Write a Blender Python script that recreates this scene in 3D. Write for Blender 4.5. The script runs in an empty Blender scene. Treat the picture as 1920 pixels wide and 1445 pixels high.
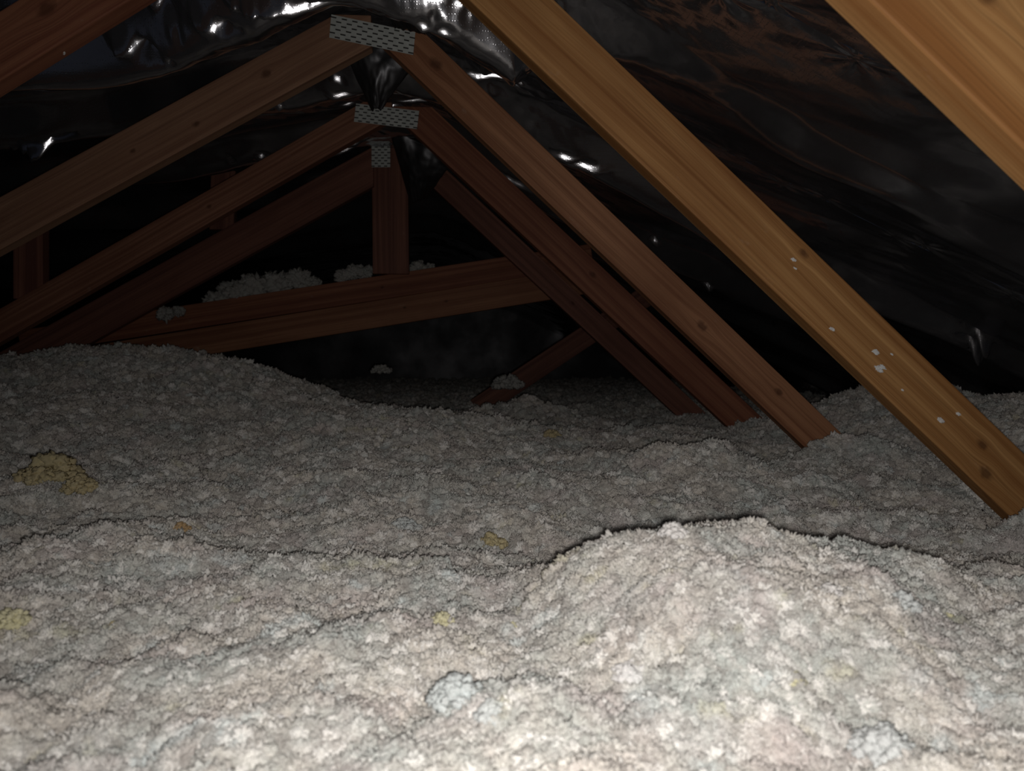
import bpy, bmesh, math, random
import numpy as np
from mathutils import Vector, Matrix, noise as mnoise

random.seed(7)
S = bpy.context.scene
COL = S.collection

# ------------------------------------------------------------------ camera
F_PX, W_PX, H_PX = 1450.0, 1920.0, 1445.0
EYE = Vector((0.0, 0.0, 0.52))
cam_data = bpy.data.cameras.new('camera')
cam = bpy.data.objects.new('camera', cam_data)
COL.objects.link(cam)
cam_data.sensor_fit = 'HORIZONTAL'
cam_data.sensor_width = 7.15
cam_data.lens = 7.15 * F_PX / W_PX
cam_data.clip_start = 0.01
cam_data.clip_end = 60
cam_data.dof.use_dof = True
cam_data.dof.focus_distance = 1.35
cam_data.dof.aperture_fstop = 1.7
cam.location = EYE
cam.rotation_euler = (math.radians(90 - 1.95), 0, math.radians(-3.94))
S.camera = cam
S.view_settings.view_transform = 'Standard'
S.view_settings.look = 'None'
S.view_settings.gamma = 1
S.view_settings.use_curve_mapping = False
S.view_settings.exposure = 0.0

# ------------------------------------------------------------------ light: dark attic, one phone torch beside the lens
world = bpy.data.worlds.new('world')
S.world = world
world.use_nodes = True
world.node_tree.nodes['Background'].inputs[0].default_value = (0.6, 0.7, 1.0, 1)
world.node_tree.nodes['Background'].inputs[1].default_value = 0.012  # faint ambient fill added to lift the blacks, no source of its own
lamp = bpy.data.lights.new('torch_light', 'SPOT')
lamp.energy = 13.6
lamp.color = (1.0, 0.955, 0.905)
lamp.spot_size = math.radians(140)
lamp.spot_blend = 1.0
lamp.shadow_soft_size = 0.007
lo = bpy.data.objects.new('torch_light', lamp)
COL.objects.link(lo)
lo.location = EYE + Vector((0.006, -0.002, -0.0095))
lo.rotation_euler = (math.radians(90 - 7), 0, math.radians(-15))

MROT = cam.rotation_euler.to_matrix()

def ray(px, py):
    return MROT @ Vector(((px - W_PX / 2) / F_PX, -(py - H_PX / 2) / F_PX, -1.0))

def at(px, py, Y):
    """point of the plane y = Y that the photograph shows at this pixel"""
    r = ray(px, py)
    return EYE + r * ((Y - EYE.y) / r.y)

# ------------------------------------------------------------------ noise (numpy gradient noise)
def _hash(ix, iy, seed):
    h = (ix.astype(np.int64) * 374761393 + iy.astype(np.int64) * 668265263 + seed * 1442695041) & 0xFFFFFFFF
    h = ((h ^ (h >> 13)) * 1274126177) & 0xFFFFFFFF
    h = (h ^ (h >> 16)) & 0xFFFFFFFF
    return h.astype(np.float64) / 4294967295.0 * 2 * np.pi

def pn(x, y, seed=0):
    ix, iy = np.floor(x), np.floor(y)
    fx, fy = x - ix, y - iy
    ux, uy = fx * fx * fx * (fx * (fx * 6 - 15) + 10), fy * fy * fy * (fy * (fy * 6 - 15) + 10)
    def g(a, b):
        an = _hash(ix + a, iy + b, seed)
        return np.cos(an) * (fx - a) + np.sin(an) * (fy - b)
    n0 = g(0, 0) * (1 - ux) + g(1, 0) * ux
    n1 = g(0, 1) * (1 - ux) + g(1, 1) * ux
    return (n0 * (1 - uy) + n1 * uy) * 1.5

def smooth(a, b, x):
    t = np.clip((x - a) / (b - a), 0, 1)
    return t * t * (3 - 2 * t)

# ------------------------------------------------------------------ object helpers
def tag(o, label=None, cat=None, group=None, kind=None):
    if label: o['label'] = label
    if cat: o['category'] = cat
    if group: o['group'] = group
    if kind: o['kind'] = kind
    return o

def empty(name, loc):
    o = bpy.data.objects.new(name, None)
    o.location = loc
    o.empty_display_size = 0.05
    COL.objects.link(o)
    return o

def link_mesh(name, me, mat, parent=None, matrix=None):
    o = bpy.data.objects.new(name, me)
    COL.objects.link(o)
    if mat and not me.materials: me.materials.append(mat)
    if matrix is not None: o.matrix_world = matrix
    if parent:
        o.parent = parent
        o.matrix_parent_inverse = Matrix.Identity(4)
        if matrix is not None:
            o.matrix_basis = Matrix.Translation(-parent.location) @ matrix
        else:
            o.matrix_basis = Matrix.Translation(-parent.location)
    return o

def grid_mesh(name, P, smooth_shade=True):
    """P: (n, m, 3) array of points -> quad grid mesh"""
    n, m = P.shape[:2]
    me = bpy.data.meshes.new(name)
    me.vertices.add(n * m)
    me.vertices.foreach_set('co', P.reshape(-1).astype(np.float32))
    idx = np.arange(n * m).reshape(n, m)
    q = np.stack([idx[:-1, :-1], idx[:-1, 1:], idx[1:, 1:], idx[1:, :-1]], -1).reshape(-1)
    nf = (n - 1) * (m - 1)
    me.loops.add(nf * 4)
    me.loops.foreach_set('vertex_index', q.astype(np.int32))
    me.polygons.add(nf)
    me.polygons.foreach_set('loop_start', np.arange(0, nf * 4, 4, dtype=np.int32))
    me.polygons.foreach_set('use_smooth', np.full(nf, smooth_shade))
    me.update(calc_edges=True)
    return me

# ------------------------------------------------------------------ materials
def new_mat(name):
    m = bpy.data.materials.new(name)
    m.use_nodes = True
    nt = m.node_tree
    b = nt.nodes['Principled BSDF']
    return m, nt, b

def N(nt, t, **kw):
    n = nt.nodes.new(t)
    for k, v in kw.items(): setattr(n, k, v)
    return n

def mixc(nt, fac, a, b, blend='MIX'):
    n = nt.nodes.new('ShaderNodeMix'); n.data_type = 'RGBA'; n.blend_type = blend
    for s, v in ((0, fac), (6, a), (7, b)):
        if hasattr(v, 'is_output') or isinstance(v, bpy.types.NodeSocket): nt.links.new(v, n.inputs[s])
        else: n.inputs[s].default_value = v if s == 0 else (*v, 1)
    return n.outputs[2]

def math_n(nt, op, a, b=None, clamp=False):
    n = nt.nodes.new('ShaderNodeMath'); n.operation = op; n.use_clamp = clamp
    for s, v in ((0, a), (1, b)):
        if v is None: continue
        if isinstance(v, bpy.types.NodeSocket): nt.links.new(v, n.inputs[s])
        else: n.inputs[s].default_value = v
    return n.outputs[0]

def maprange(nt, v, a, b, c=0.0, d=1.0):
    n = nt.nodes.new('ShaderNodeMapRange')
    nt.links.new(v, n.inputs[0])
    for i, x in zip((1, 2, 3, 4), (a, b, c, d)): n.inputs[i].default_value = x
    return n.outputs[0]

def tex_noise(nt, vec, scale, detail=3, rough=0.5, dist=0.0):
    n = nt.nodes.new('ShaderNodeTexNoise')
    nt.links.new(vec, n.inputs['Vector'])
    n.inputs['Scale'].default_value = scale
    n.inputs['Detail'].default_value = detail
    n.inputs['Roughness'].default_value = rough
    n.inputs['Distortion'].default_value = dist
    return n

def mapping(nt, vec, scale=(1, 1, 1), loc=(0, 0, 0)):
    n = nt.nodes.new('ShaderNodeMapping')
    nt.links.new(vec, n.inputs[0])
    n.inputs['Scale'].default_value = scale
    n.inputs['Location'].default_value = loc
    return n.outputs[0]

def wood_material(name, light, dark, seed, knots=(), rings=1.0):
    """sawn spruce, grain along local X; knots = (x, z, radius) on the wide face"""
    m, nt, b = new_mat(name)
    tc = N(nt, 'ShaderNodeTexCoord')
    obj = tc.outputs['Object']
    vec = obj
    # grain bends round each knot
    knot_mask = None
    for kx, kz, kr in knots:
        sub = N(nt, 'ShaderNodeVectorMath', operation='SUBTRACT'); nt.links.new(obj, sub.inputs[0]); sub.inputs[1].default_value = (kx, 0, kz)
        mul = N(nt, 'ShaderNodeVectorMath', operation='MULTIPLY'); nt.links.new(sub.outputs[0], mul.inputs[0]); mul.inputs[1].default_value = (0.62, 0.15, 1.0)
        ln = N(nt, 'ShaderNodeVectorMath', operation='LENGTH'); nt.links.new(mul.outputs[0], ln.inputs[0])
        jag = tex_noise(nt, obj, 90, 2)
        dd = math_n(nt, 'ADD', ln.outputs['Value'], math_n(nt, 'MULTIPLY', math_n(nt, 'SUBTRACT', jag.outputs[0], 0.5), kr * 1.1))
        k = maprange(nt, dd, kr * 0.45, kr * 1.2, 1.0, 0.0)
        bend = maprange(nt, ln.outputs['Value'], 0.0, kr * 4.5, 1.0, 0.0)
        knot_mask = k if knot_mask is None else math_n(nt, 'MAXIMUM', knot_mask, k)
        sc = N(nt, 'ShaderNodeVectorMath', operation='SCALE'); nt.links.new(sub.outputs[0], sc.inputs[0])
        nt.links.new(math_n(nt, 'MULTIPLY', math_n(nt, 'MULTIPLY', bend, bend), -0.75), sc.inputs['Scale'])
        ad = N(nt, 'ShaderNodeVectorMath', operation='ADD'); nt.links.new(vec, ad.inputs[0]); nt.links.new(sc.outputs[0], ad.inputs[1])
        vec = ad.outputs[0]
    off = (seed * 3.7, seed * 1.3, seed * 0.17)
    wob = tex_noise(nt, mapping(nt, vec, (0.9, 5, 9), off), 1.6, 2)
    wv = N(nt, 'ShaderNodeVectorMath', operation='MULTIPLY_ADD')
    nt.links.new(wob.outputs['Color'], wv.inputs[0]); wv.inputs[1].default_value = (0, 0.02, 0.022); nt.links.new(vec, wv.inputs[2])
    # annual rings: bands across the face, long in X
    ringv = mapping(nt, wv.outputs[0], (0.25, 30, 62 * rings), off)
    ring = tex_noise(nt, ringv, 1.0, 5, 0.62)
    fine = tex_noise(nt, mapping(nt, wv.outputs[0], (3.0, 260, 420), off), 1.0, 3, 0.6)
    blot = tex_noise(nt, mapping(nt, vec, (2.2, 6, 9), off), 1.0, 4, 0.6)
    r = maprange(nt, ring.outputs[0], 0.38, 0.62)
    base = mixc(nt, r, light, dark)
    base = mixc(nt, math_n(nt, 'MULTIPLY', maprange(nt, fine.outputs[0], 0.5, 0.7), 0.42), base, [c * 0.45 for c in dark])
    base = mixc(nt, math_n(nt, 'MULTIPLY', maprange(nt, blot.outputs[0], 0.45, 0.72), 0.55), base, [dark[0] * 0.62, dark[1] * 0.5, dark[2] * 0.45])
    # faint rub marks / dust
    dust = tex_noise(nt, mapping(nt, obj, (14, 30, 30), off), 1.0, 6, 0.7)
    base = mixc(nt, math_n(nt, 'MULTIPLY', maprange(nt, dust.outputs[0], 0.64, 0.78), 0.28), base, (0.62, 0.52, 0.42))
    if knot_mask is not None:
        base = mixc(nt, math_n(nt, 'MULTIPLY', knot_mask, 0.62), base, (0.055, 0.016, 0.008))
    nt.links.new(base, b.inputs['Base Color'])
    b.inputs['Roughness'].default_value = 0.62
    b.inputs['Specular IOR Level'].default_value = 0.25
    bp = N(nt, 'ShaderNodeBump'); bp.inputs['Strength'].default_value = 0.35; bp.inputs['Distance'].default_value = 0.0012
    h = math_n(nt, 'ADD', math_n(nt, 'MULTIPLY', fine.outputs[0], 0.8), math_n(nt, 'MULTIPLY', ring.outputs[0], 0.7))
    nt.links.new(h, bp.inputs['Height']); nt.links.new(bp.outputs[0], b.inputs['Normal'])
    return m

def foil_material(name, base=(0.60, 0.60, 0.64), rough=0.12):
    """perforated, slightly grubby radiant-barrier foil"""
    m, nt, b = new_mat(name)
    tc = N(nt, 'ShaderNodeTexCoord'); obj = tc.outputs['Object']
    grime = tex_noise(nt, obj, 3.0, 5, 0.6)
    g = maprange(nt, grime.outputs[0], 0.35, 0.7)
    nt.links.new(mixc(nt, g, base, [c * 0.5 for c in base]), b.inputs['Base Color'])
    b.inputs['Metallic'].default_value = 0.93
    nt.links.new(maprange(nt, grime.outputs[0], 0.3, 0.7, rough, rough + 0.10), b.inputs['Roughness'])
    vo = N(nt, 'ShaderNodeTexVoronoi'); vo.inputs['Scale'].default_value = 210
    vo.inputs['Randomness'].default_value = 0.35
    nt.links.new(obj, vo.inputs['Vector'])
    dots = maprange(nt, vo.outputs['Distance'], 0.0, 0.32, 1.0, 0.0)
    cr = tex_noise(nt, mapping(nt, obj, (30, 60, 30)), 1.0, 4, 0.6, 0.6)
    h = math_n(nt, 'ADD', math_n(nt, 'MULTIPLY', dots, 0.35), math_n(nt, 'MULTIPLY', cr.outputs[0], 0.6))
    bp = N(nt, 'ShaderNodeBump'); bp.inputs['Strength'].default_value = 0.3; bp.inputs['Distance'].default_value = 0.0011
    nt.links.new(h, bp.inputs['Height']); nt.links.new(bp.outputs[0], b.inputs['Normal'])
    return m

def fluff_material(name, tint=None, strength=0.0):
    """blown mineral wool: off-white with grey-green, pinkish and buff batches"""
    m, nt, b = new_mat(name)
    geo = N(nt, 'ShaderNodeNewGeometry'); pos = geo.outputs['Position']
    a = tex_noise(nt, pos, 9.0, 3, 0.6)
    c = tex_noise(nt, mapping(nt, pos, (1, 1, 1), (5, 3, 2)), 13.0, 3, 0.6)
    d = tex_noise(nt, mapping(nt, pos, (1, 1, 1), (9, 1, 4)), 70.0, 3, 0.65)
    e = tex_noise(nt, mapping(nt, pos, (1, 1, 1), (2, 8, 7)), 22.0, 2, 0.5)
    col = mixc(nt, maprange(nt, a.outputs[0], 0.42, 0.62), (0.74, 0.70, 0.645), (0.60, 0.625, 0.60))
    col = mixc(nt, math_n(nt, 'MULTIPLY', maprange(nt, c.outputs[0], 0.5, 0.68), 0.7), col, (0.69, 0.62, 0.605))
    col = mixc(nt, math_n(nt, 'MULTIPLY', maprange(nt, e.outputs[0], 0.62, 0.72), 0.75), col, (0.78, 0.84, 0.84))
    col = mixc(nt, math_n(nt, 'MULTIPLY', maprange(nt, e.outputs[0], 0.36, 0.28), 0.35), col, (0.70, 0.66, 0.42))
    col = mixc(nt, math_n(nt, 'MULTIPLY', maprange(nt, d.outputs[0], 0.56, 0.72), 0.55), col, (0.34, 0.31, 0.29))
    col = mixc(nt, math_n(nt, 'MULTIPLY', maprange(nt, d.outputs[0], 0.42, 0.30), 0.6), col, (0.95, 0.92, 0.88))
    oi = N(nt, 'ShaderNodeObjectInfo')
    if tint: col = mixc(nt, strength, col, tint)
    else:
        col = mixc(nt, maprange(nt, oi.outputs['Random'], 0.38, 0.0, 0.0, 0.6), col, (0.36, 0.33, 0.31))
        col = mixc(nt, maprange(nt, oi.outputs['Random'], 0.70, 1.0, 0.0, 0.85), col, (0.97, 0.95, 0.92))
    nt.links.new(col, b.inputs['Base Color'])
    b.inputs['Roughness'].default_value = 1.0
    b.inputs['Specular IOR Level'].default_value = 0.05
    f = tex_noise(nt, pos, 420.0, 3, 0.7)
    bp = N(nt, 'ShaderNodeBump'); bp.inputs['Strength'].default_value = 0.55; bp.inputs['Distance'].default_value = 0.0016
    nt.links.new(f.outputs[0], bp.inputs['Height']); nt.links.new(bp.outputs[0], b.inputs['Normal'])
    return m

FLUFF = fluff_material('mineral_wool')
FOIL = foil_material('barrier_foil')
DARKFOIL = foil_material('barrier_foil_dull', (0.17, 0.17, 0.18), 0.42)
PLATE, nt, b = new_mat('galvanised_steel')
tc = N(nt, 'ShaderNodeTexCoord')
pn1 = tex_noise(nt, tc.outputs['Object'], 60, 3)
nt.links.new(mixc(nt, pn1.outputs[0], (0.80, 0.83, 0.80), (0.50, 0.53, 0.51)), b.inputs['Base Color'])
b.inputs['Metallic'].default_value = 0.15
b.inputs['Roughness'].default_value = 0.5
SLOT_SHADE, nt, b = new_mat('tooth_slot_shade')
b.inputs['Base Color'].default_value = (0.035, 0.035, 0.034, 1)  # near-black colour paints in the shade inside the plate slots
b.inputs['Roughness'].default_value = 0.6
BOARD, nt, b = new_mat('ceiling_board')
b.inputs['Base Color'].default_value = (0.4, 0.38, 0.34, 1)
b.inputs['Roughness'].default_value = 0.9
nn = tex_noise(nt, N(nt, 'ShaderNodeTexCoord').outputs['Object'], 8, 4)
nt.links.new(mixc(nt, nn.outputs[0], (0.45, 0.42, 0.38), (0.3, 0.28, 0.25)), b.inputs['Base Color'])

# ------------------------------------------------------------------ structure: floor board, foil-lined roof
def slab(name, x0, x1, y0, y1, z0, z1, mat, **kw):
    bm = bmesh.new()
    bmesh.ops.create_cube(bm, size=1)
    for v in bm.verts:
        v.co = Vector((x0 if v.co.x < 0 else x1, y0 if v.co.y < 0 else y1, z0 if v.co.z < 0 else z1))
    me = bpy.data.meshes.new(name); bm.to_mesh(me); bm.free()
    o = link_mesh(name, me, mat)
    return tag(o, **kw)

slab('floor', -4.2, 3.2, -1.2, 8.6, -0.02, 0.0, BOARD, kind='structure')

TRUSS_Y = [0.57, 1.18, 1.77, 2.36, 2.97, 3.57, 4.18, 4.79]
EZ = EYE.z

def roof_z(X, low=0.0):
    """underside of the foil where it is stapled to the rafters"""
    left = 0.815 + 0.13 * (X + 0.2)
    right = 0.815 - 0.455 * (X + 0.12)
    k = 0.04
    return EZ - k * np.log(np.exp(-left / k) + np.exp(-right / k)) + low

def foil_height(X, Y, bay):
    Y0, Y1, sag, seed, tp = bay[:5]
    T = (Y - Y0) / (Y1 - Y0)
    s_ = np.interp(X, [p[0] for p in sag], [p[1] for p in sag])
    # the slack falls steeply just behind the near rafter, then rises slowly to the next one
    t0 = tp + 0.42 * np.clip(np.abs(X + 0.12) - 0.1, 0, 0.7) * (seed >= 6) + 0.04 * pn(X * 4.1, X * 0 + seed, seed + 23) + 0.05 * pn(X * 1.9, X * 0 + seed, seed + 20) + 0.02 * pn(X * 6.1, X * 0 + seed, seed + 21)
    wd = 0.16 + 0.05 * pn(X * 3.3, X * 0 + 2.2, seed + 22)
    fall = smooth(0, 1, (T - t0) / wd)
    rise = 1 - smooth(0.0, 1.0, np.clip((T - t0 - wd) / np.maximum(1 - t0 - wd, 0.1), 0, 1) ** 0.9)
    prof = np.where(T < t0 + wd, 0.12 * T / np.maximum(t0, 0.02) * (T < t0) + (0.12 + 0.88 * fall) * (T >= t0), rise)
    wob = 1 + 0.16 * pn(X * 1.7, X * 0 + seed, seed)
    Z = roof_z(X) - s_ * prof * wob
    edge = np.clip(1 - np.minimum(T, 1 - T) * 6, 0, 1)
    f1 = pn(X * 1.4 + seed, (Y + 0.25 * X) * 6, seed + 1)
    f2 = 1 - np.sqrt(pn(X * 2.6, (Y + 0.3 * X) * 11 + 3, seed + 2) ** 2 + 0.004) * 2
    f3 = 1 - np.sqrt(pn(X * 9 + 4, Y * 14, seed + 3) ** 2 + 0.003) * 2
    f4 = 1 - np.sqrt(pn(X * 26, Y * 34, seed + 4) ** 2 + 0.004) * 2
    mask = smooth(0.1, 0.6, pn(X * 2.3, Y * 2.9, seed + 8))
    calm = 0.22 + 0.78 * np.exp(-((X + 0.08) / 0.42) ** 2)
    Z = Z + 0.019 * f1 * (1 - edge) + calm * (0.010 * f2 * (0.25 + mask) + 0.006 * f3 * (0.6 * edge + mask * 0.7) + 0.0022 * f4 * (0.5 * edge + 0.7 * mask))
    # sharp facets of crumpled foil, strongest round the ridge
    tri = lambda u: np.abs(u - np.floor(u) - 0.5)
    wpx = X + 0.035 * pn(X * 7, Y * 7, seed + 11); wpy = Y + 0.035 * pn(X * 7, Y * 7, seed + 12)
    cr = 0
    for q, (th, fr) in enumerate(((0.4, 8.0), (1.3, 11.0), (2.2, 13.0), (2.9, 17.0), (0.9, 27.0), (1.9, 41.0), (2.6, 60.0))):
        cr = cr + tri((wpx * math.cos(th) + wpy * math.sin(th)) * fr + q * 0.37) * 9.0 / fr
    zone = np.exp(-((X + 0.05) / 0.38) ** 2)
    Z = Z + (0.0012 + 0.016 * zone) * (cr - 1.2) * (0.5 + mask) * (1 - 0.5 * edge)
    for tv in (0.03, 0.97):     # staple tucks: small star creases along each rafter
        cy = Y0 + (Y1 - Y0) * tv
        k = np.round((X + 0.07 * seed) / 0.26); cx = k * 0.26 - 0.07 * seed + 0.05 * np.sin(k * 7.1 + seed)
        dx, dy = X - cx, Y - cy
        rr = np.sqrt(dx * dx + dy * dy); ang = np.arctan2(dy, dx)
        Z = Z + 0.009 * calm * np.exp(-rr / 0.045) * np.cos(ang * 8 + k) * smooth(0, 0.02, rr) * smooth(0.13, 0.09, rr)
    return Z

GLINT_FACETS = {}  # facets shaped into the foil so that glints show towards the camera
def add_glint_facet(px, py, w, h):
    """a small taut facet of creased foil, shaped and tipped to the lens and torch to give a glint; w, h: its apparent size"""
    r = ray(px, py)
    for bay in bays[1:]:
        t = np.linspace((max(bay[0], 0.05) + 0.006) / r.y, (bay[1] - 0.006) / r.y, 600)
        X, Y, Z = EYE.x + r.x * t, EYE.y + r.y * t, EYE.z + r.z * t
        hit = np.where(Z > foil_height(X, Y, bay))[0]
        if len(hit): break
    else: return
    k = hit[0]
    d = Y[k]
    vx, vy, vz = -X[k], -Y[k], EYE.z - 0.005 - Z[k]
    if vz > -0.02: return
    zx, zy = vx / -vz, vy / -vz
    if abs(zy) > 7: zx, zy = zx * 7 / abs(zy), math.copysign(7, zy)
    GLINT_FACETS.setdefault(bay[3], []).append((X[k], Y[k], max(w * 0.75 / F_PX * d, 0.010), max(h * 0.75 / F_PX * d / max(abs(zy), 1.0), 0.0065), Z[k], zx, zy))

def foil_bay(bay):
    Y0, Y1, sag, seed, tp, nx, ny = bay
    a, c = max(-3.4, -0.70 * max(Y1, 0.3) - 0.1), min(2.4, 0.85 * max(Y1, 0.3) + 0.1)
    xs = np.concatenate([np.linspace(-3.4, a, 60)[:-1], np.linspace(a, c, nx), np.linspace(c, 2.45, 30)[1:]])
    X, T = np.meshgrid(xs, np.linspace(0, 1, ny))
    Y = Y0 + (Y1 - Y0) * T
    Z = foil_height(X, Y, bay)
    for cx, cy, rx, ry, z0, zx, zy in GLINT_FACETS.get(seed, ()):
        w = 0.45 * pn(X * 90, Y * 60, seed)
        q = ((X - cx) / rx) ** 2 + ((Y - cy) / ry) ** 2
        k = np.exp(-(q * (1 + w)) ** 1.2)
        facet = z0 + zx * (X - cx) + zy * (Y - cy) + 0.0012 * pn(X * 110, Y * 110, seed + 2)
        Z = Z * (1 - k) + facet * k
    return grid_mesh('foil_sheet', np.stack([X, Y, Z], -1))

ceiling = empty('ceiling', (0, 0, EZ + 0.8))
tag(ceiling, kind='structure')
flat_sag = [(-3.4, 0.10), (-0.8, 0.12), (-0.3, 0.10), (0, 0.08), (0.6, 0.06), (2, 0.05)]
bays = [(-0.9, -0.04, flat_sag, 3, .4, 60, 40), (-0.04, 0.57, flat_sag, 4, .4, 160, 60), (0.57, 1.18, [(-3, .1), (0, .06), (.15, .02), (2, .02)], 5, .35, 420, 150),
        (1.18, 1.77, [(-3.4, .2), (-1.2, .2), (-.75, .25), (-.5, .265), (-.35, .255), (-.22, .21), (-.05, .21), (.10, .21), (.19, .07), (.35, .04), (2, .05)], 6, .16, 620, 330),
        (1.77, 2.36, [(-3.4, .14), (-1.2, .13), (-.6, .13), (-.3, .13), (-.1, .12), (.3, .12), (2, .05)], 7, .22, 620, 300),
        (2.36, 2.97, [(-3.4, .1), (-.45, .10), (-.3, .05), (-.1, .05), (.3, .12), (2, .06)], 8, .2, 520, 240), (2.97, 3.57, flat_sag, 9, .2, 380, 90), (3.57, 4.18, flat_sag, 10, .2, 320, 70),
        (4.18, 4.79, flat_sag, 11, .2, 260, 60), (4.79, 8.4, [(-3.4, .0), (2, .0)], 12, .2, 200, 120)]
for args in [(402, 52, 46, 18), (328, 60, 14, 16), (545, 18, 120, 6), (250, 88, 56, 6), (812, 42, 12, 30), (795, 50, 22, 7), (832, 60, 22, 6), (975, 155, 12, 10), (930, 140, 84, 6),
             (632, 148, 20, 10), (640, 178, 32, 9), (652, 195, 26, 16), (775, 188, 60, 8), (738, 198, 22, 6), (1100, 312, 38, 10), (1060, 295, 30, 5), (955, 338, 48, 10), (925, 325, 40, 4),
             (665, 271, 16, 8), (650, 279, 44, 4), (1228, 450, 10, 18), (1328, 535, 12, 24), (1448, 600, 8, 12), (1835, 625, 28, 14), (1822, 640, 26, 6), (1830, 660, 13, 14),
             (975, 603, 11, 6), (935, 615, 7, 5), (300, 3, 34, 9), (490, 293, 12, 4), (432, 300, 6, 4), (90, 268, 44, 4), (525, 198, 8, 8), (880, 20, 6, 24), (860, 8, 30, 5)]:
    add_glint_facet(*args)
for bay in bays:
    link_mesh('foil_sheet', foil_bay(bay), FOIL, ceiling)

# the gable far behind, lined the same way, and the low side on the left
def wall_sheet(name, p0, p1, z0, z1, seed):
    n, m = 120, 50
    t = np.linspace(0, 1, n)[None, :]; v = np.linspace(0, 1, m)[:, None]
    X = p0[0] + (p1[0] - p0[0]) * t + 0 * v; Y = p0[1] + (p1[1] - p0[1]) * t + 0 * v
    Z = z0 + (z1 - z0) * v + 0 * t
    w = 0.03 * pn(t * 9 + 0 * v, v * 3 + 0 * t, seed)
    dx, dy = p1[1] - p0[1], p0[0] - p1[0]
    L = math.hypot(dx, dy)
    P = np.stack([X + w * dx / L, Y + w * dy / L, Z], -1)
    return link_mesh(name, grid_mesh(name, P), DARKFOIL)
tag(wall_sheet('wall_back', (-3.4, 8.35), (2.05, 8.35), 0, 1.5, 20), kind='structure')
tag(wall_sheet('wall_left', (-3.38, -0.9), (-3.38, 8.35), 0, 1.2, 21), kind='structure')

# ------------------------------------------------------------------ insulation height field
def ground(X, Y):
    z = np.full_like(X, EZ - 0.232)
    def hump(cx, cy, rx, ry, h, rot=0.0, p=1.0):
        nonlocal z
        c, s = math.cos(rot), math.sin(rot)
        dx, dy = X - cx, Y - cy
        u, v = (dx * c + dy * s) / rx, (-dx * s + dy * c) / ry
        z = z + h * np.exp(-(u * u + v * v) ** p)
    hump(0.235, 0.65, 0.135, 0.15, 0.080, 0.0, 1.5)      # bright mound in front
    hump(0.42, 0.74, 0.09, 0.09, 0.040, -0.2)
    hump(0.56, 0.70, 0.10, 0.08, 0.022)
    hump(0.80, 0.85, 0.2, 0.2, -0.035)
    hump(0.60, 2.65, 0.35, 0.3, -0.03)
    hump(-0.30, 0.80, 0.40, 0.20, 0.012)
    hump(0.10, 1.02, 0.6, 0.16, -0.035)                # hollow behind it
    hump(0.85, 1.15, 0.3, 0.3, -0.035)
    hump(0.47, 1.50, 0.14, 0.13, 0.075)                # clump before the web feet
    hump(0.86, 1.66, 0.12, 0.07, 0.075)
    hump(0.85, 1.85, 0.5, 0.3, -0.02)
    hump(1.25, 2.2, 0.35, 0.45, 0.11)                  # drift under the eave
    hump(1.7, 1.6, 0.4, 0.9, 0.12)
    hump(-1.6, 2.35, 1.10, 0.75, 0.215, 0.1)           # long drift on the left
    hump(-0.85, 2.55, 0.40, 0.35, 0.13)
    hump(-2.2, 1.2, 0.9, 0.7, 0.10)
    hump(-0.15, 2.05, 0.40, 0.35, 0.055)
    hump(-0.25, 3.25, 0.45, 0.30, -0.03)
    hump(0.25, 2.75, 0.2, 0.15, 0.07)
    hump(0.87, 1.08, 0.05, 0.06, 0.04)
    hump(0.78, 0.78, 0.22, 0.14, -0.028)
    z = z + 0.013 * pn(X * 8.5, Y * 8.5, 34) * smooth(0.3, 0.6, Y)
    z = z + 0.008 * pn(X * 14, Y * 14, 33)
    z = z + 0.020 * pn(X * 2.6, Y * 2.6, 31) * smooth(0.2, 0.9, Y) + 0.018 * pn(X * 6, Y * 6, 32)
    return z

def lumps(X, Y):
    wx = X + 0.014 * pn(X * 24, Y * 24, 41); wy = Y + 0.014 * pn(X * 24, Y * 24, 42)
    ab = lambda v: np.sqrt(v * v + 0.012)
    a = ab(pn(wx * 11, wy * 11, 43)); b_ = ab(pn(wx * 29, wy * 29, 44)); c = ab(pn(wx * 66, wy * 66, 45)); d = ab(pn(wx * 140, wy * 140, 46))
    e = pn(X * 320, Y * 320, 47)
    m = smooth(-0.3, 0.4, pn(X * 5, Y * 5, 48))
    return 0.016 * a + 0.010 * b_ * m + 0.004 * c + 0.002 * d + 0.0008 * e + 0.006 * pn(X * 18, Y * 18, 49) - 0.011

def surf(x, y):
    X = np.array([[x]], float); Y = np.array([[y]], float)
    return float((ground(X, Y) + lumps(X, Y))[0, 0])

def ground_hit(px, py):
    r = ray(px, py).normalized(); t = 0.2
    while t < 6:
        p = EYE + r * t
        if p.z < surf(p.x, p.y): return p
        t += 0.004
    return EYE + r * 3

NR, NC = 760, 860
yy = 0.20 * np.exp(np.linspace(0, math.log(8.3 / 0.20), NR))
uu = np.linspace(-1, 1, NC)
Yg = np.repeat(yy[:, None], NC, 1)
Xg = np.clip(uu[None, :] * (0.42 + 0.80 * yy[:, None]) + 0.03 * yy[:, None], -3.36, 2.3)
Zg = ground(Xg, Yg) + lumps(Xg, Yg)
lat = 0.004 * np.stack([pn(Xg * 60, Yg * 60, 51), pn(Xg * 60, Yg * 60, 52)], -1)
P = np.stack([Xg + lat[..., 0], Yg + lat[..., 1], Zg], -1)
insul = link_mesh('insulation', grid_mesh('insulation', P), FLUFF)
tag(insul, 'loose off-white blown-in mineral wool heaped across the whole attic floor', 'insulation', kind='stuff')

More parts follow.
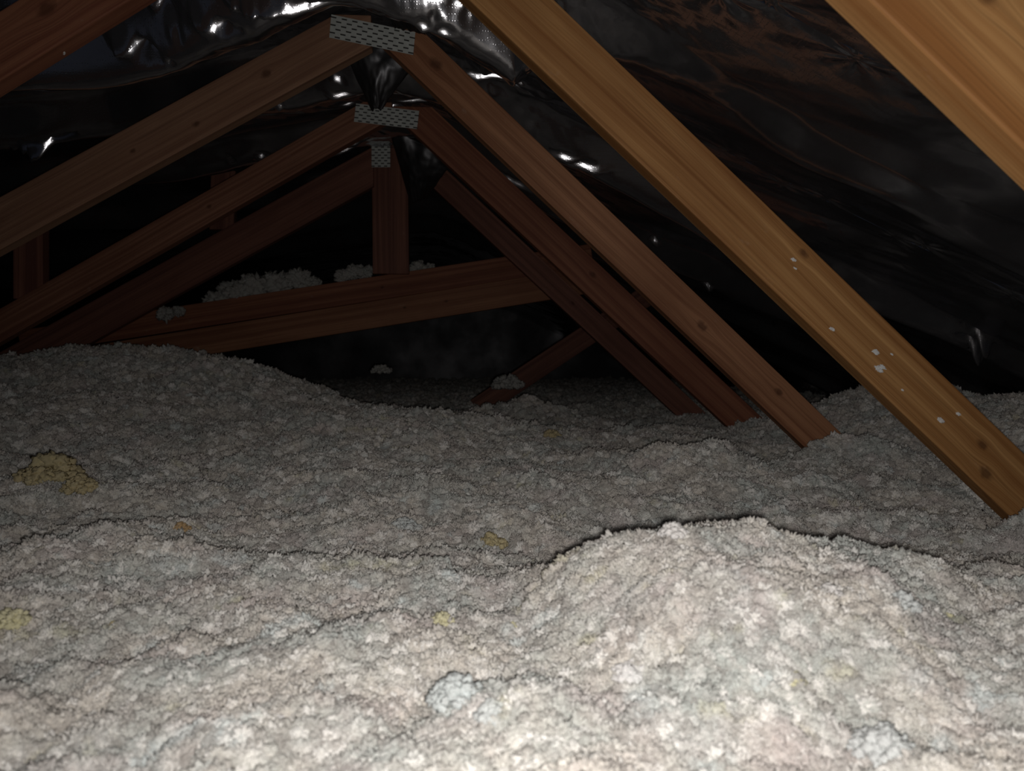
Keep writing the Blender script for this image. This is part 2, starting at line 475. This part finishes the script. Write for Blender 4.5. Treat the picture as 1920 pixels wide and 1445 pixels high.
def tuft_nodes(density_near):
    ng = bpy.data.node_groups.new('tufts', 'GeometryNodeTree')
    ng.interface.new_socket('Geometry', in_out='INPUT', socket_type='NodeSocketGeometry')
    ng.interface.new_socket('Geometry', in_out='OUTPUT', socket_type='NodeSocketGeometry')
    n = ng.nodes; L = ng.links.new
    gi, go = n.new('NodeGroupInput'), n.new('NodeGroupOutput')
    pos = n.new('GeometryNodeInputPosition')
    sep = n.new('ShaderNodeSeparateXYZ'); L(pos.outputs[0], sep.inputs[0])
    def M(op, a, b=None):
        m = n.new('ShaderNodeMath'); m.operation = op
        for i, v in enumerate((a, b)):
            if v is None: continue
            if isinstance(v, bpy.types.NodeSocket): L(v, m.inputs[i])
            else: m.inputs[i].default_value = v
        return m.outputs[0]
    y = M('MAXIMUM', sep.outputs[1], 0.55)
    dens = M('DIVIDE', density_near, M('POWER', y, 1.9))
    dist = n.new('GeometryNodeDistributePointsOnFaces')
    L(gi.outputs[0], dist.inputs['Mesh']); L(dens, dist.inputs['Density']); dist.inputs['Seed'].default_value = 4
    protos = n.new('GeometryNodeGeometryToInstance')
    for k in range(4):
        ico = n.new('GeometryNodeMeshIcoSphere'); ico.inputs['Radius'].default_value = 1.0; ico.inputs['Subdivisions'].default_value = 5
        sp = n.new('GeometryNodeSetPosition'); L(ico.outputs[0], sp.inputs['Geometry'])
        p2 = n.new('GeometryNodeInputPosition')
        ad = n.new('ShaderNodeVectorMath'); ad.operation = 'ADD'; L(p2.outputs[0], ad.inputs[0]); ad.inputs[1].default_value = (k * 7.3, k * 2.1, 1)
        nz = n.new('ShaderNodeTexNoise'); nz.inputs['Scale'].default_value = 1.7; nz.inputs['Detail'].default_value = 4; nz.inputs['Roughness'].default_value = 0.75
        L(ad.outputs[0], nz.inputs['Vector'])
        r = M('ADD', M('MULTIPLY', M('SUBTRACT', nz.outputs[0], 0.5), (2.0, 2.6, 3.6, 4.4)[k]), 0.8)
        r = M('MAXIMUM', r, 0.15)
        sc = n.new('ShaderNodeVectorMath'); sc.operation = 'SCALE'; L(p2.outputs[0], sc.inputs[0]); L(r, sc.inputs['Scale'])
        L(sc.outputs[0], sp.inputs['Position'])
        sm = n.new('GeometryNodeSetMaterial'); L(sp.outputs[0], sm.inputs[0]); sm.inputs['Material'].default_value = FLUFF
        ss = n.new('GeometryNodeSetShadeSmooth'); L(sm.outputs[0], ss.inputs[0])
        L(ss.outputs[0], protos.inputs[0])
    rv = n.new('FunctionNodeRandomValue'); rv.data_type = 'FLOAT_VECTOR'
    rv.inputs[0].default_value = (0, 0, 0); rv.inputs[1].default_value = (6.28, 6.28, 6.28)
    rs = n.new('FunctionNodeRandomValue'); rs.data_type = 'FLOAT'
    rs.inputs[2].default_value = 0.0; rs.inputs[3].default_value = 1.0; rs.inputs['Seed'].default_value = 9
    base = M('ADD', 0.0024, M('MULTIPLY', M('POWER', rs.outputs[1], 3.0), 0.0080))
    size = M('MULTIPLY', base, M('POWER', y, 0.55))
    inst = n.new('GeometryNodeInstanceOnPoints')
    L(dist.outputs['Points'], inst.inputs['Points']); L(protos.outputs[0], inst.inputs['Instance'])
    inst.inputs['Pick Instance'].default_value = True
    L(rv.outputs[0], inst.inputs['Rotation']); L(size, inst.inputs['Scale'])
    jn = n.new('GeometryNodeJoinGeometry'); L(gi.outputs[0], jn.inputs[0]); L(inst.outputs[0], jn.inputs[0])
    L(jn.outputs[0], go.inputs[0])
    return ng
md = insul.modifiers.new('tufts', 'NODES'); md.node_group = tuft_nodes(34000.0)

# ------------------------------------------------------------------ roof trusses
TH = 0.038
WOODS = {}
def clip_poly(poly, n, c):
    """keep the side n.p <= c (2D)"""
    out = []
    for i in range(len(poly)):
        a, b_ = poly[i], poly[(i + 1) % len(poly)]
        da, db = a[0] * n[0] + a[1] * n[1] - c, b_[0] * n[0] + b_[1] * n[1] - c
        if da <= 0: out.append(a)
        if (da < 0 < db) or (db < 0 < da):
            t = da / (da - db); out.append((a[0] + (b_[0] - a[0]) * t, a[1] + (b_[1] - a[1]) * t))
    return out

def timber(name, truss, Y, lower, upper, ext=(0.0, 0.0), cuts=(), mat=None, label=None, th=TH, width=None, bow=0.0):
    """a plank whose wide front face lies in y = Y; lower / upper are pixel pairs along its two edges.
    cuts: (nx, nz, c) world half-planes the plank is trimmed with."""
    a0, a1 = at(*lower[0], Y), at(*lower[1], Y)
    b0, b1 = at(*upper[0], Y), at(*upper[1], Y)
    d = ((a1 - a0).normalized() + (b1 - b0).normalized()).normalized()
    nrm = Vector((-d.z, 0, d.x))
    if nrm.z < 0: nrm = -nrm
    ma, mb = (a0 + a1) / 2, (b0 + b1) / 2
    w = abs((mb - ma).dot(nrm)) if width is None else width
    mid = ma + nrm * ((mb - ma).dot(nrm) / 2)
    t0 = min((a0 - mid).dot(d), (b0 - mid).dot(d)) - ext[0]
    t1 = max((a1 - mid).dot(d), (b1 - mid).dot(d)) + ext[1]
    poly = [(t0, -w / 2), (t1, -w / 2), (t1, w / 2), (t0, w / 2)]
    sgn = 1 if Vector((d.x, 0, d.z)).cross(Vector((0, 1, 0))).dot(nrm) * -1 > 0 else -1
    for nx, nz, c in cuts:
        # half-plane in local coordinates
        ln = (nx * d.x + nz * d.z, nx * nrm.x + nz * nrm.z)
        poly = clip_poly(poly, ln, c - (nx * mid.x + nz * mid.z))
    bm = bmesh.new()
    f = [bm.verts.new((p[0], 0, p[1])) for p in poly]
    g = [bm.verts.new((p[0], th, p[1])) for p in poly]
    bm.faces.new(f); bm.faces.new(list(reversed(g)))
    for i in range(len(f)):
        j = (i + 1) % len(f)
        bm.faces.new((f[j], f[i], g[i], g[j]))
    bmesh.ops.recalc_face_normals(bm, faces=bm.faces)
    bmesh.ops.bevel(bm, geom=[e for e in bm.edges], offset=0.0022, segments=2, affect='EDGES', profile=0.5)
    me = bpy.data.meshes.new(name); bm.to_mesh(me); bm.free()
    R = Matrix(((d.x, 0, nrm.x, mid.x), (0, 1, 0, Y), (d.z, 0, nrm.z, mid.z), (0, 0, 0, 1)))
    if R.determinant() < 0:
        me.flip_normals()
    o = link_mesh(name, me, mat, truss, R)
    if label: o['label'] = label
    o['_frame'] = [w]
    return o, mid, d, nrm

def plate(truss, Y, corners, cols, rows, trim=None, label=None):
    """punched nail plate: corners TL, TR, BL in pixels on the plane y = Y; real slots through the steel"""
    tl, tr, bl = (at(*c, Y) for c in corners)
    ux, uz = tr - tl, bl - tl
    bm = bmesh.new()
    nx, nz = cols * 4, rows * 5
    vs = {}
    def V(i, k):
        if (i, k) not in vs:
            p = tl + ux * (i / nx) + uz * (k / nz)
            vs[(i, k)] = bm.verts.new((p.x, Y, p.z))
        return vs[(i, k)]
    teeth = []
    for k in range(nz):
        r = k // 5; sub = k % 5
        for i in range(nx):
            ph = (i + 2 * (r % 2)) % 4
            if trim and trim((i + 0.5) / nx, (k + 0.5) / nz): continue
            if sub in (2, 3) and ph in (0, 1):
                teeth.append((i, k)) if sub == 2 else None
                continue
            bm.faces.new((V(i, k), V(i + 1, k), V(i + 1, k + 1), V(i, k + 1)))
    bmesh.ops.recalc_face_normals(bm, faces=bm.faces)
    ext = bmesh.ops.extrude_face_region(bm, geom=bm.faces[:])
    bmesh.ops.translate(bm, verts=[g for g in ext['geom'] if isinstance(g, bmesh.types.BMVert)], vec=(0, 0.0015, 0))
    bmesh.ops.recalc_face_normals(bm, faces=bm.faces)
    for i, k in teeth:      # the prong bent back out of each slot, coloured dark as slot shade
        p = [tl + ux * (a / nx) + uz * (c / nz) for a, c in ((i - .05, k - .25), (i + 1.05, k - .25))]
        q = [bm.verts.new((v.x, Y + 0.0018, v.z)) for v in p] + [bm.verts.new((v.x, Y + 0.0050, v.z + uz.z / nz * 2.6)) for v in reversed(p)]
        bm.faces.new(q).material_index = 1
    bmesh.ops.translate(bm, verts=bm.verts, vec=(0, -0.0055, 0))
    me = bpy.data.meshes.new('connector_plate'); bm.to_mesh(me); bm.free()
    me.materials.append(PLATE); me.materials.append(SLOT_SHADE)
    o = link_mesh('connector_plate', me, PLATE, truss)
    if label: o['label'] = label
    return o

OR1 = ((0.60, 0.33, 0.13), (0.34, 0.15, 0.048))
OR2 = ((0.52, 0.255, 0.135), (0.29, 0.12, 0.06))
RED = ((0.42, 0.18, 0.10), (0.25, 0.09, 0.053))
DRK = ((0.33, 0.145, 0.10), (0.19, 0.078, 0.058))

def truss_root(Y, label):
    o = empty('roof_truss', (0.0, Y, 0.0))
    return tag(o, label, 'truss', 'parallel roof trusses under the foil')

GROUND_CUT = (0, -1, -0.05)      # keep z >= 0.05
# truss 1: only its right web, top right
t1 = truss_root(TRUSS_Y[0], 'nearest roof truss, pale orange web filling the upper right corner')
timber('web', t1, TRUSS_Y[0], ((1612, 0), (1920, 300)), ((1965, 0), (2273, 300)), ext=(0.35, 0.55), mat=wood_material('spruce_near', *OR1, 1.0, [(-0.02, 0.02, 0.008)], 0.8),
       cuts=(GROUND_CUT,), width=0.089)
# truss 2
Y = TRUSS_Y[1]
t2 = truss_root(Y, 'second roof truss, its long bright orange web with white flecks crossing the view')
timber('web', t2, Y, ((886, 0), (1886, 965)), ((1035, 0), (1912, 837)), ext=(0.35, 0.35), cuts=(GROUND_CUT,),
       mat=wood_material('spruce_orange', *OR1, 2.0, [(0.475, 0.008, 0.007), (0.51, -0.022, 0.009), (0.05, 0.03, 0.006)]))
timber('web', t2, Y, ((0, 150), (250, -4)), ((0, 20), (110, -48)), ext=(0.5, 0.25), cuts=(GROUND_CUT,), mat=wood_material('spruce_dull_red', *RED, 3.0, [(0.0, 0.01, 0.01)]),
       label='dull red-brown web slanting up from the left')
# truss 3
Y = TRUSS_Y[2]
t3 = truss_root(Y, 'third roof truss, topmost slotted plate tying its two long webs')
apx = at(706, 80, Y).x
timber('web', t3, Y, ((0, 478), (683, 84)), ((0, 360), (612, 44)), ext=(0.5, 0.10), cuts=(GROUND_CUT, (1, 0, apx - 0.012), (0, 1, at(620, 26, Y).z)),
       mat=wood_material('spruce_left', (0.46, 0.265, 0.165), (0.29, 0.15, 0.095), 4.0, [(0.24, 0.008, 0.009), (0.05, -0.015, 0.006), (-0.1, 0.0, 0.005)]))
timber('web', t3, Y, ((760, 123), (1520, 849)), ((847, 110), (1597, 830)), ext=(0.10, 0.30), cuts=(GROUND_CUT, (-1, 0, -apx - 0.004), (0, 1, at(800, 52, Y).z)),
       mat=wood_material('spruce_right', *OR2, 5.0, [(-0.60, 0.008, 0.012), (0.25, -0.003, 0.010), (0.49, 0.01, 0.008)]))
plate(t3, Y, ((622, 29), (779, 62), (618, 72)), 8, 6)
# truss 4
Y = TRUSS_Y[3]
t4 = truss_root(Y, 'fourth roof truss, tied by the slotted plate below the hanging foil tip')
apx = at(738, 225, Y).x
timber('web', t4, Y, ((0, 648), (692, 240)), ((0, 572), (668, 204)), ext=(0.5, 0.12), cuts=(GROUND_CUT, (1, 0, apx - 0.005), (0, 1, at(668, 190, Y).z)),
       mat=wood_material('spruce_ridged', (0.43, 0.21, 0.13), (0.25, 0.105, 0.065), 6.0, [(0.1, 0.0, 0.006)], 1.5))
timber('web', t4, Y, ((766, 243), (1396, 826)), ((827, 213), (1444, 800)), ext=(0.10, 0.25), cuts=(GROUND_CUT, (-1, 0, -apx), (0, 1, at(800, 200, Y).z)),
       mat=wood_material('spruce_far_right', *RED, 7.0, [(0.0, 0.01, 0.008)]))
timber('post', t4, Y + 0.001, ((80, 590), (80, 430)), ((24, 590), (24, 430)), ext=(0.03, 0.02), mat=wood_material('spruce_post', *DRK, 8.0), cuts=((0, -1, -at(50, 560, Y).z),))
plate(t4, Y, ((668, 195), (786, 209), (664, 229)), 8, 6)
# truss 5
Y = TRUSS_Y[4]
t5 = truss_root(Y, 'farthest roof truss in view, a post standing on its doubled level beam')
apx = at(735, 300, Y).x
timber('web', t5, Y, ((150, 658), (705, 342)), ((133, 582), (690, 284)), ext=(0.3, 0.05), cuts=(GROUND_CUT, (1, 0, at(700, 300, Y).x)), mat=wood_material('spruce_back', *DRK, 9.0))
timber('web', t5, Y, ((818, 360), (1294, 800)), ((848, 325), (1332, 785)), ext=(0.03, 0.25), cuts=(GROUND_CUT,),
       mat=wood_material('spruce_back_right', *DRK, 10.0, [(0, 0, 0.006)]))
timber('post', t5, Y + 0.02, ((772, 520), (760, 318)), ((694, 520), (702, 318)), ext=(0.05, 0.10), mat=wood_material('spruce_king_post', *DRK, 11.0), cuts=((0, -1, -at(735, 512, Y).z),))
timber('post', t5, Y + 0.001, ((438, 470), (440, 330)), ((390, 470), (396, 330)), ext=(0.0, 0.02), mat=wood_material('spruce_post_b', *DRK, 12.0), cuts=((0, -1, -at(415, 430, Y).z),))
CH = Y + 0.045
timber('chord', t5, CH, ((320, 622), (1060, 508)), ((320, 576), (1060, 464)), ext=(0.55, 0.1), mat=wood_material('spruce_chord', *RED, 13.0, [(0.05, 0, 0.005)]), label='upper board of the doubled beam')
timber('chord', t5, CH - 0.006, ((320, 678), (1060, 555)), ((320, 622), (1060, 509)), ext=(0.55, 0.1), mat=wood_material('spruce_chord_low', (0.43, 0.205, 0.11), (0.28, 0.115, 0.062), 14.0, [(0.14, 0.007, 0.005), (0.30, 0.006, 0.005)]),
       label='lower board of the doubled beam')
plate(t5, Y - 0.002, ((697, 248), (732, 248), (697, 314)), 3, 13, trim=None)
# truss 6: one web seen low behind
Y = TRUSS_Y[5]
t6 = truss_root(Y, 'short dark web slanting low behind the doubled beam, before the black gap')
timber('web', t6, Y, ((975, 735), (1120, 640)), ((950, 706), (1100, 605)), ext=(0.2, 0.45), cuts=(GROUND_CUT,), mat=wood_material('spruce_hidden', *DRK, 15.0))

# ------------------------------------------------------------------ foil flaps hanging at the ridge
def flap(corner_px, mat, n=40, bulge=0.03, seed=0, tip=None):
    """corners (px, py, Y): top-left, top-right, bottom-right, bottom-left"""
    c = [at(px, py, Yc) for px, py, Yc in corner_px]
    u, v = np.meshgrid(np.linspace(0, 1, n), np.linspace(0, 1, n))
    C = [np.array(p)[None, None, :] for p in c]
    U, V_ = u[..., None], v[..., None]
    P = C[0] * (1 - U) * (1 - V_) + C[1] * U * (1 - V_) + C[2] * U * V_ + C[3] * (1 - U) * V_
    P[..., 1] -= bulge * np.sin(np.pi * u) * np.sin(np.pi * np.clip(v, 0, 1) * 0.8)
    P[..., 1] += 0.007 * (1 - 2 * np.sqrt(pn(u * 2.6, v * 1.2, seed) ** 2 + 0.01)) + 0.0015 * pn(u * 11, v * 9, seed + 1)
    P[..., 2] += 0.003 * pn(u * 9, v * 7, seed + 2)
    o = link_mesh('foil_flap', grid_mesh('foil_flap', P), mat, ceiling)
    sm = o.modifiers.new('thickness', 'SOLIDIFY'); sm.thickness = 0.001
    return o
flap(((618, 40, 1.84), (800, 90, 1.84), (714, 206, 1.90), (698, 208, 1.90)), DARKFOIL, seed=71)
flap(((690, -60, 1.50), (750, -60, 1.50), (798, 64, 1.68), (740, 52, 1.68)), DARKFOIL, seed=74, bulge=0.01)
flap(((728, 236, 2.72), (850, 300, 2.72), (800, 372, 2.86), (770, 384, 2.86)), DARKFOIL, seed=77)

# ------------------------------------------------------------------ tufts one can pick out
def tuft_mesh(r, seed, flat=0.7, spiky=1.0, sub=5):
    bm = bmesh.new()
    bmesh.ops.create_icosphere(bm, subdivisions=sub, radius=1.0)
    o = Vector((seed * 3.1, seed * 1.7, seed))
    for v in bm.verts:
        p = v.co.copy()
        k = 1 + 0.55 * mnoise.noise(p * 1.3 + o) + 0.35 * spiky * mnoise.noise(p * 3.2 + o) + 0.28 * spiky * mnoise.noise(p * 8 + o) + 0.14 * spiky * mnoise.noise(p * 18 + o)
        v.co = Vector((p.x * k * r, p.y * k * r, p.z * k * r * flat))
    for f in bm.faces: f.smooth = True
    me = bpy.data.meshes.new('tuft'); bm.to_mesh(me); bm.free()
    return me

def tuft_cluster(r, seed, n, flat=0.6):
    """a ragged flock of wool: many small spiky lumps pressed together"""
    rng = random.Random(seed)
    bm = bmesh.new()
    for i in range(n):
        a, d = rng.uniform(0, 6.283), r * 0.95 * rng.random() ** 0.6
        rr = r * rng.uniform(0.10, 0.27) * (1.1 - 0.4 * d / r)
        t = tuft_mesh(rr, seed * 17 + i, 0.85, 1.7, 3)
        c = Vector((d * math.cos(a), d * math.sin(a), 0.7 * r * (1 - (d / r) ** 2) * rng.uniform(0.0, 1)))
        n0 = len(bm.verts); bm.from_mesh(t); bm.verts.ensure_lookup_table()
        for v in bm.verts[n0:]: v.co += c
        bpy.data.meshes.remove(t)
    for f in bm.faces: f.smooth = True
    me = bpy.data.meshes.new('wool_tuft'); bm.to_mesh(me); bm.free()
    return me

YEL = fluff_material('wool_yellow', (0.62, 0.50, 0.22), 0.72)
ORA = fluff_material('wool_orange', (0.58, 0.36, 0.13), 0.78)
PAL = fluff_material('wool_pale_yellow', (0.80, 0.76, 0.47), 0.75)
WHI = fluff_material('wool_white', (0.95, 0.94, 0.95), 0.6)
BLU = fluff_material('wool_bluish', (0.72, 0.77, 0.78), 0.65)
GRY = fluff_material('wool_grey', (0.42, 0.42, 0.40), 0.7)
DEB = fluff_material('dark_debris', (0.035, 0.025, 0.02), 0.95)
G_Y, G_W, G_D = 'coloured wool tufts', 'pale wool tufts', 'dark specks in the wool'
tufts = [
 (98, 905, 44, YEL, 'wool_tuft', 'largest mustard yellow tuft, ragged, in the dim wool at far left', G_Y),
 (150, 925, 26, YEL, 'wool_tuft', 'small yellow tuft touching the largest mustard tuft', G_Y),
 (340, 998, 15, ORA, 'wool_tuft', 'small orange-brown tuft in grey wool between the mustard tuft and centre', G_Y),
 (922, 1030, 26, YEL, 'wool_tuft', 'round buff yellow tuft alone in mid-floor wool below the centre', G_Y),
 (828, 1172, 20, PAL, 'wool_tuft', 'pale lime yellow tuft in bright wool below the buff one', G_Y),
 (18, 1178, 26, PAL, 'wool_tuft', 'pale yellow tuft cut by the left picture edge', G_Y),
 (215, 1176, 9, YEL, 'wool_tuft', 'tiny golden tuft beside the pale edge tuft', G_Y),
 (1775, 1166, 13, PAL, 'wool_tuft', 'small lemon tuft near the right edge beside a brown speck', G_Y),
 (1523, 1099, 8, PAL, 'wool_tuft', 'tiny olive yellow tuft right of the bright mound', G_Y),
 (1490, 1282, 17, PAL, 'wool_tuft', 'faint yellow tuft in bright wool lower right', G_Y),
 (1502, 1402, 14, PAL, 'wool_tuft', 'faint yellow tuft near the bottom edge, right of centre', G_Y),
 (962, 1180, 12, PAL, 'wool_tuft', 'faint yellow fleck right of the lime tuft', G_Y),
 (1035, 822, 16, YEL, 'wool_tuft', 'dim yellowish tuft in shadow before the web feet', G_Y),
 (1180, 1275, 30, WHI, 'wool_tuft', 'brightest pure white tuft in the lower centre right wool', G_W),
 (525, 1357, 14, WHI, 'wool_tuft', 'small white ball of wool near the bottom, left of centre', G_W),
 (860, 1325, 46, BLU, 'wool_tuft', 'large bluish white tuft near the bottom centre', G_W),
 (925, 1350, 30, BLU, 'wool_tuft', 'bluish white tuft trailing right off the large bluish one', G_W),
 (1655, 1425, 44, BLU, 'wool_tuft', 'bluish white tuft cut by the bottom edge at right', G_W),
 (1262, 1010, 26, WHI, 'wool_tuft', 'white tuft crowning the bright mound', G_W),
 (760, 1000, 26, BLU, 'wool_tuft', 'pale bluish tuft in grey wool above centre', G_W),
 (1552, 1120, 20, WHI, 'wool_tuft', 'white tuft right of the bright mound', G_W),
 (1690, 1145, 26, BLU, 'wool_tuft', 'pale greenish white tuft before the long orange web foot', G_W),
 (716, 700, 18, GRY, 'wool_tuft', 'dim grey tuft standing up at the far edge left of centre', G_W),
 (952, 728, 28, GRY, 'wool_tuft', 'dim grey clump at the foot of the short dark web', G_W),
 (1722, 1168, 9, ORA, 'wool_tuft', 'brown speck beside the small lemon tuft', G_D),
 (238, 1376, 8, DEB, 'debris_speck', 'dark speck lying in bright wool at lower left', G_D),
 (472, 1084, 7, DEB, 'debris_speck', 'dark sliver lying in grey wool left of centre', G_D),
 (1355, 1358, 7, DEB, 'debris_speck', 'dark chip lying in bright wool lower right', G_D),
]
for k, (px, py, rp, mt, nm, lab, grp) in enumerate(tufts):
    p = ground_hit(px, py)
    dist = (p - EYE).length
    r = rp / F_PX * dist * 1.0
    small = nm == 'debris_speck'
    me = tuft_mesh(r, k + 1, 0.75, 0.6, 3) if small else tuft_cluster(r * 1.1, k + 1, int(30 + rp * 2.6))
    o = link_mesh(nm, me, mt)
    o.location = p + Vector((0, 0, min(r * 0.30, 0.006)))
    o.rotation_euler = (0, 0, k * 1.3)
    tag(o, lab, 'debris' if small else 'insulation tuft', grp)

wisp = link_mesh('wool_wisp', tuft_cluster(0.011, 95, 40), WHI)
wisp.location = at(106, 97, TRUSS_Y[1] + 0.02)
tag(wisp, 'small white wool wisp caught on the lower edge of the top left red-brown web', 'wool fleck', 'pale wool tufts')

# heaps caught behind the doubled beam
def heap(name, pts, label, seed):
    bm = bmesh.new()
    rng = random.Random(seed)
    pts = [(px + rng.uniform(-.7, .7) * rp, py + rng.uniform(-.35, .5) * rp, rp * rng.uniform(.25, .6), Yd + rng.uniform(-.03, .02)) for px, py, rp, Yd in pts for _ in range(9)] + [(a, b_ + 5, c * .8, d) for a, b_, c, d in pts]
    for i, (px, py, rp, Yd) in enumerate(pts):
        c = at(px, py, Yd); r = rp / F_PX * Yd
        t = tuft_mesh(r, seed + i, 0.9, 1.7, 4)
        n0 = len(bm.verts)
        bm.from_mesh(t); bm.verts.ensure_lookup_table()
        for v in bm.verts[n0:]: v.co += c
        bpy.data.meshes.remove(t)
    for f in bm.faces: f.smooth = True
    me = bpy.data.meshes.new(name); bm.to_mesh(me); bm.free()
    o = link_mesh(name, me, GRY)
    return tag(o, label, 'insulation heap', 'wool heaps on the doubled beam')
YB = CH + 0.055
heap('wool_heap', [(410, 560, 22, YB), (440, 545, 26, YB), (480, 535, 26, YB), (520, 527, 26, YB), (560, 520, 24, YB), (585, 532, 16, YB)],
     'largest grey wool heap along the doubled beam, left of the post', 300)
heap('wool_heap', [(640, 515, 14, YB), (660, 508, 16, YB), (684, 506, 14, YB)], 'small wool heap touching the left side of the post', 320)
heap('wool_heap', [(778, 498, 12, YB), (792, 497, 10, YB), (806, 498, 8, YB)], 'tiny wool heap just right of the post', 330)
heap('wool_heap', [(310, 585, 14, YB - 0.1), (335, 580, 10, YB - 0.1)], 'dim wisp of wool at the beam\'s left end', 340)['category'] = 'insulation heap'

# white wool flecks stuck to the bright web
for k, (px, py, rp) in enumerate([(1642, 660, 7), (1648, 692, 9), (1655, 688, 6), (1560, 617, 5), (1764, 788, 8), (1797, 776, 5), (1692, 731, 3), (1488, 487, 5), (1491, 503, 3), (1672, 664, 3)]):
    p = at(px, py, TRUSS_Y[1])
    r = rp / F_PX * TRUSS_Y[1]
    me = tuft_mesh(r, 60 + k, 0.6, 1.2, 4)
    o = link_mesh('wool_fleck', me, WHI)
    o.location = p; o.scale = (1.1, 0.35, 0.9); o.rotation_euler = (0, 0.5, 0)
    tag(o, 'tiny white wool fleck stuck to the long bright orange web', 'wool fleck', 'white flecks on the orange web')
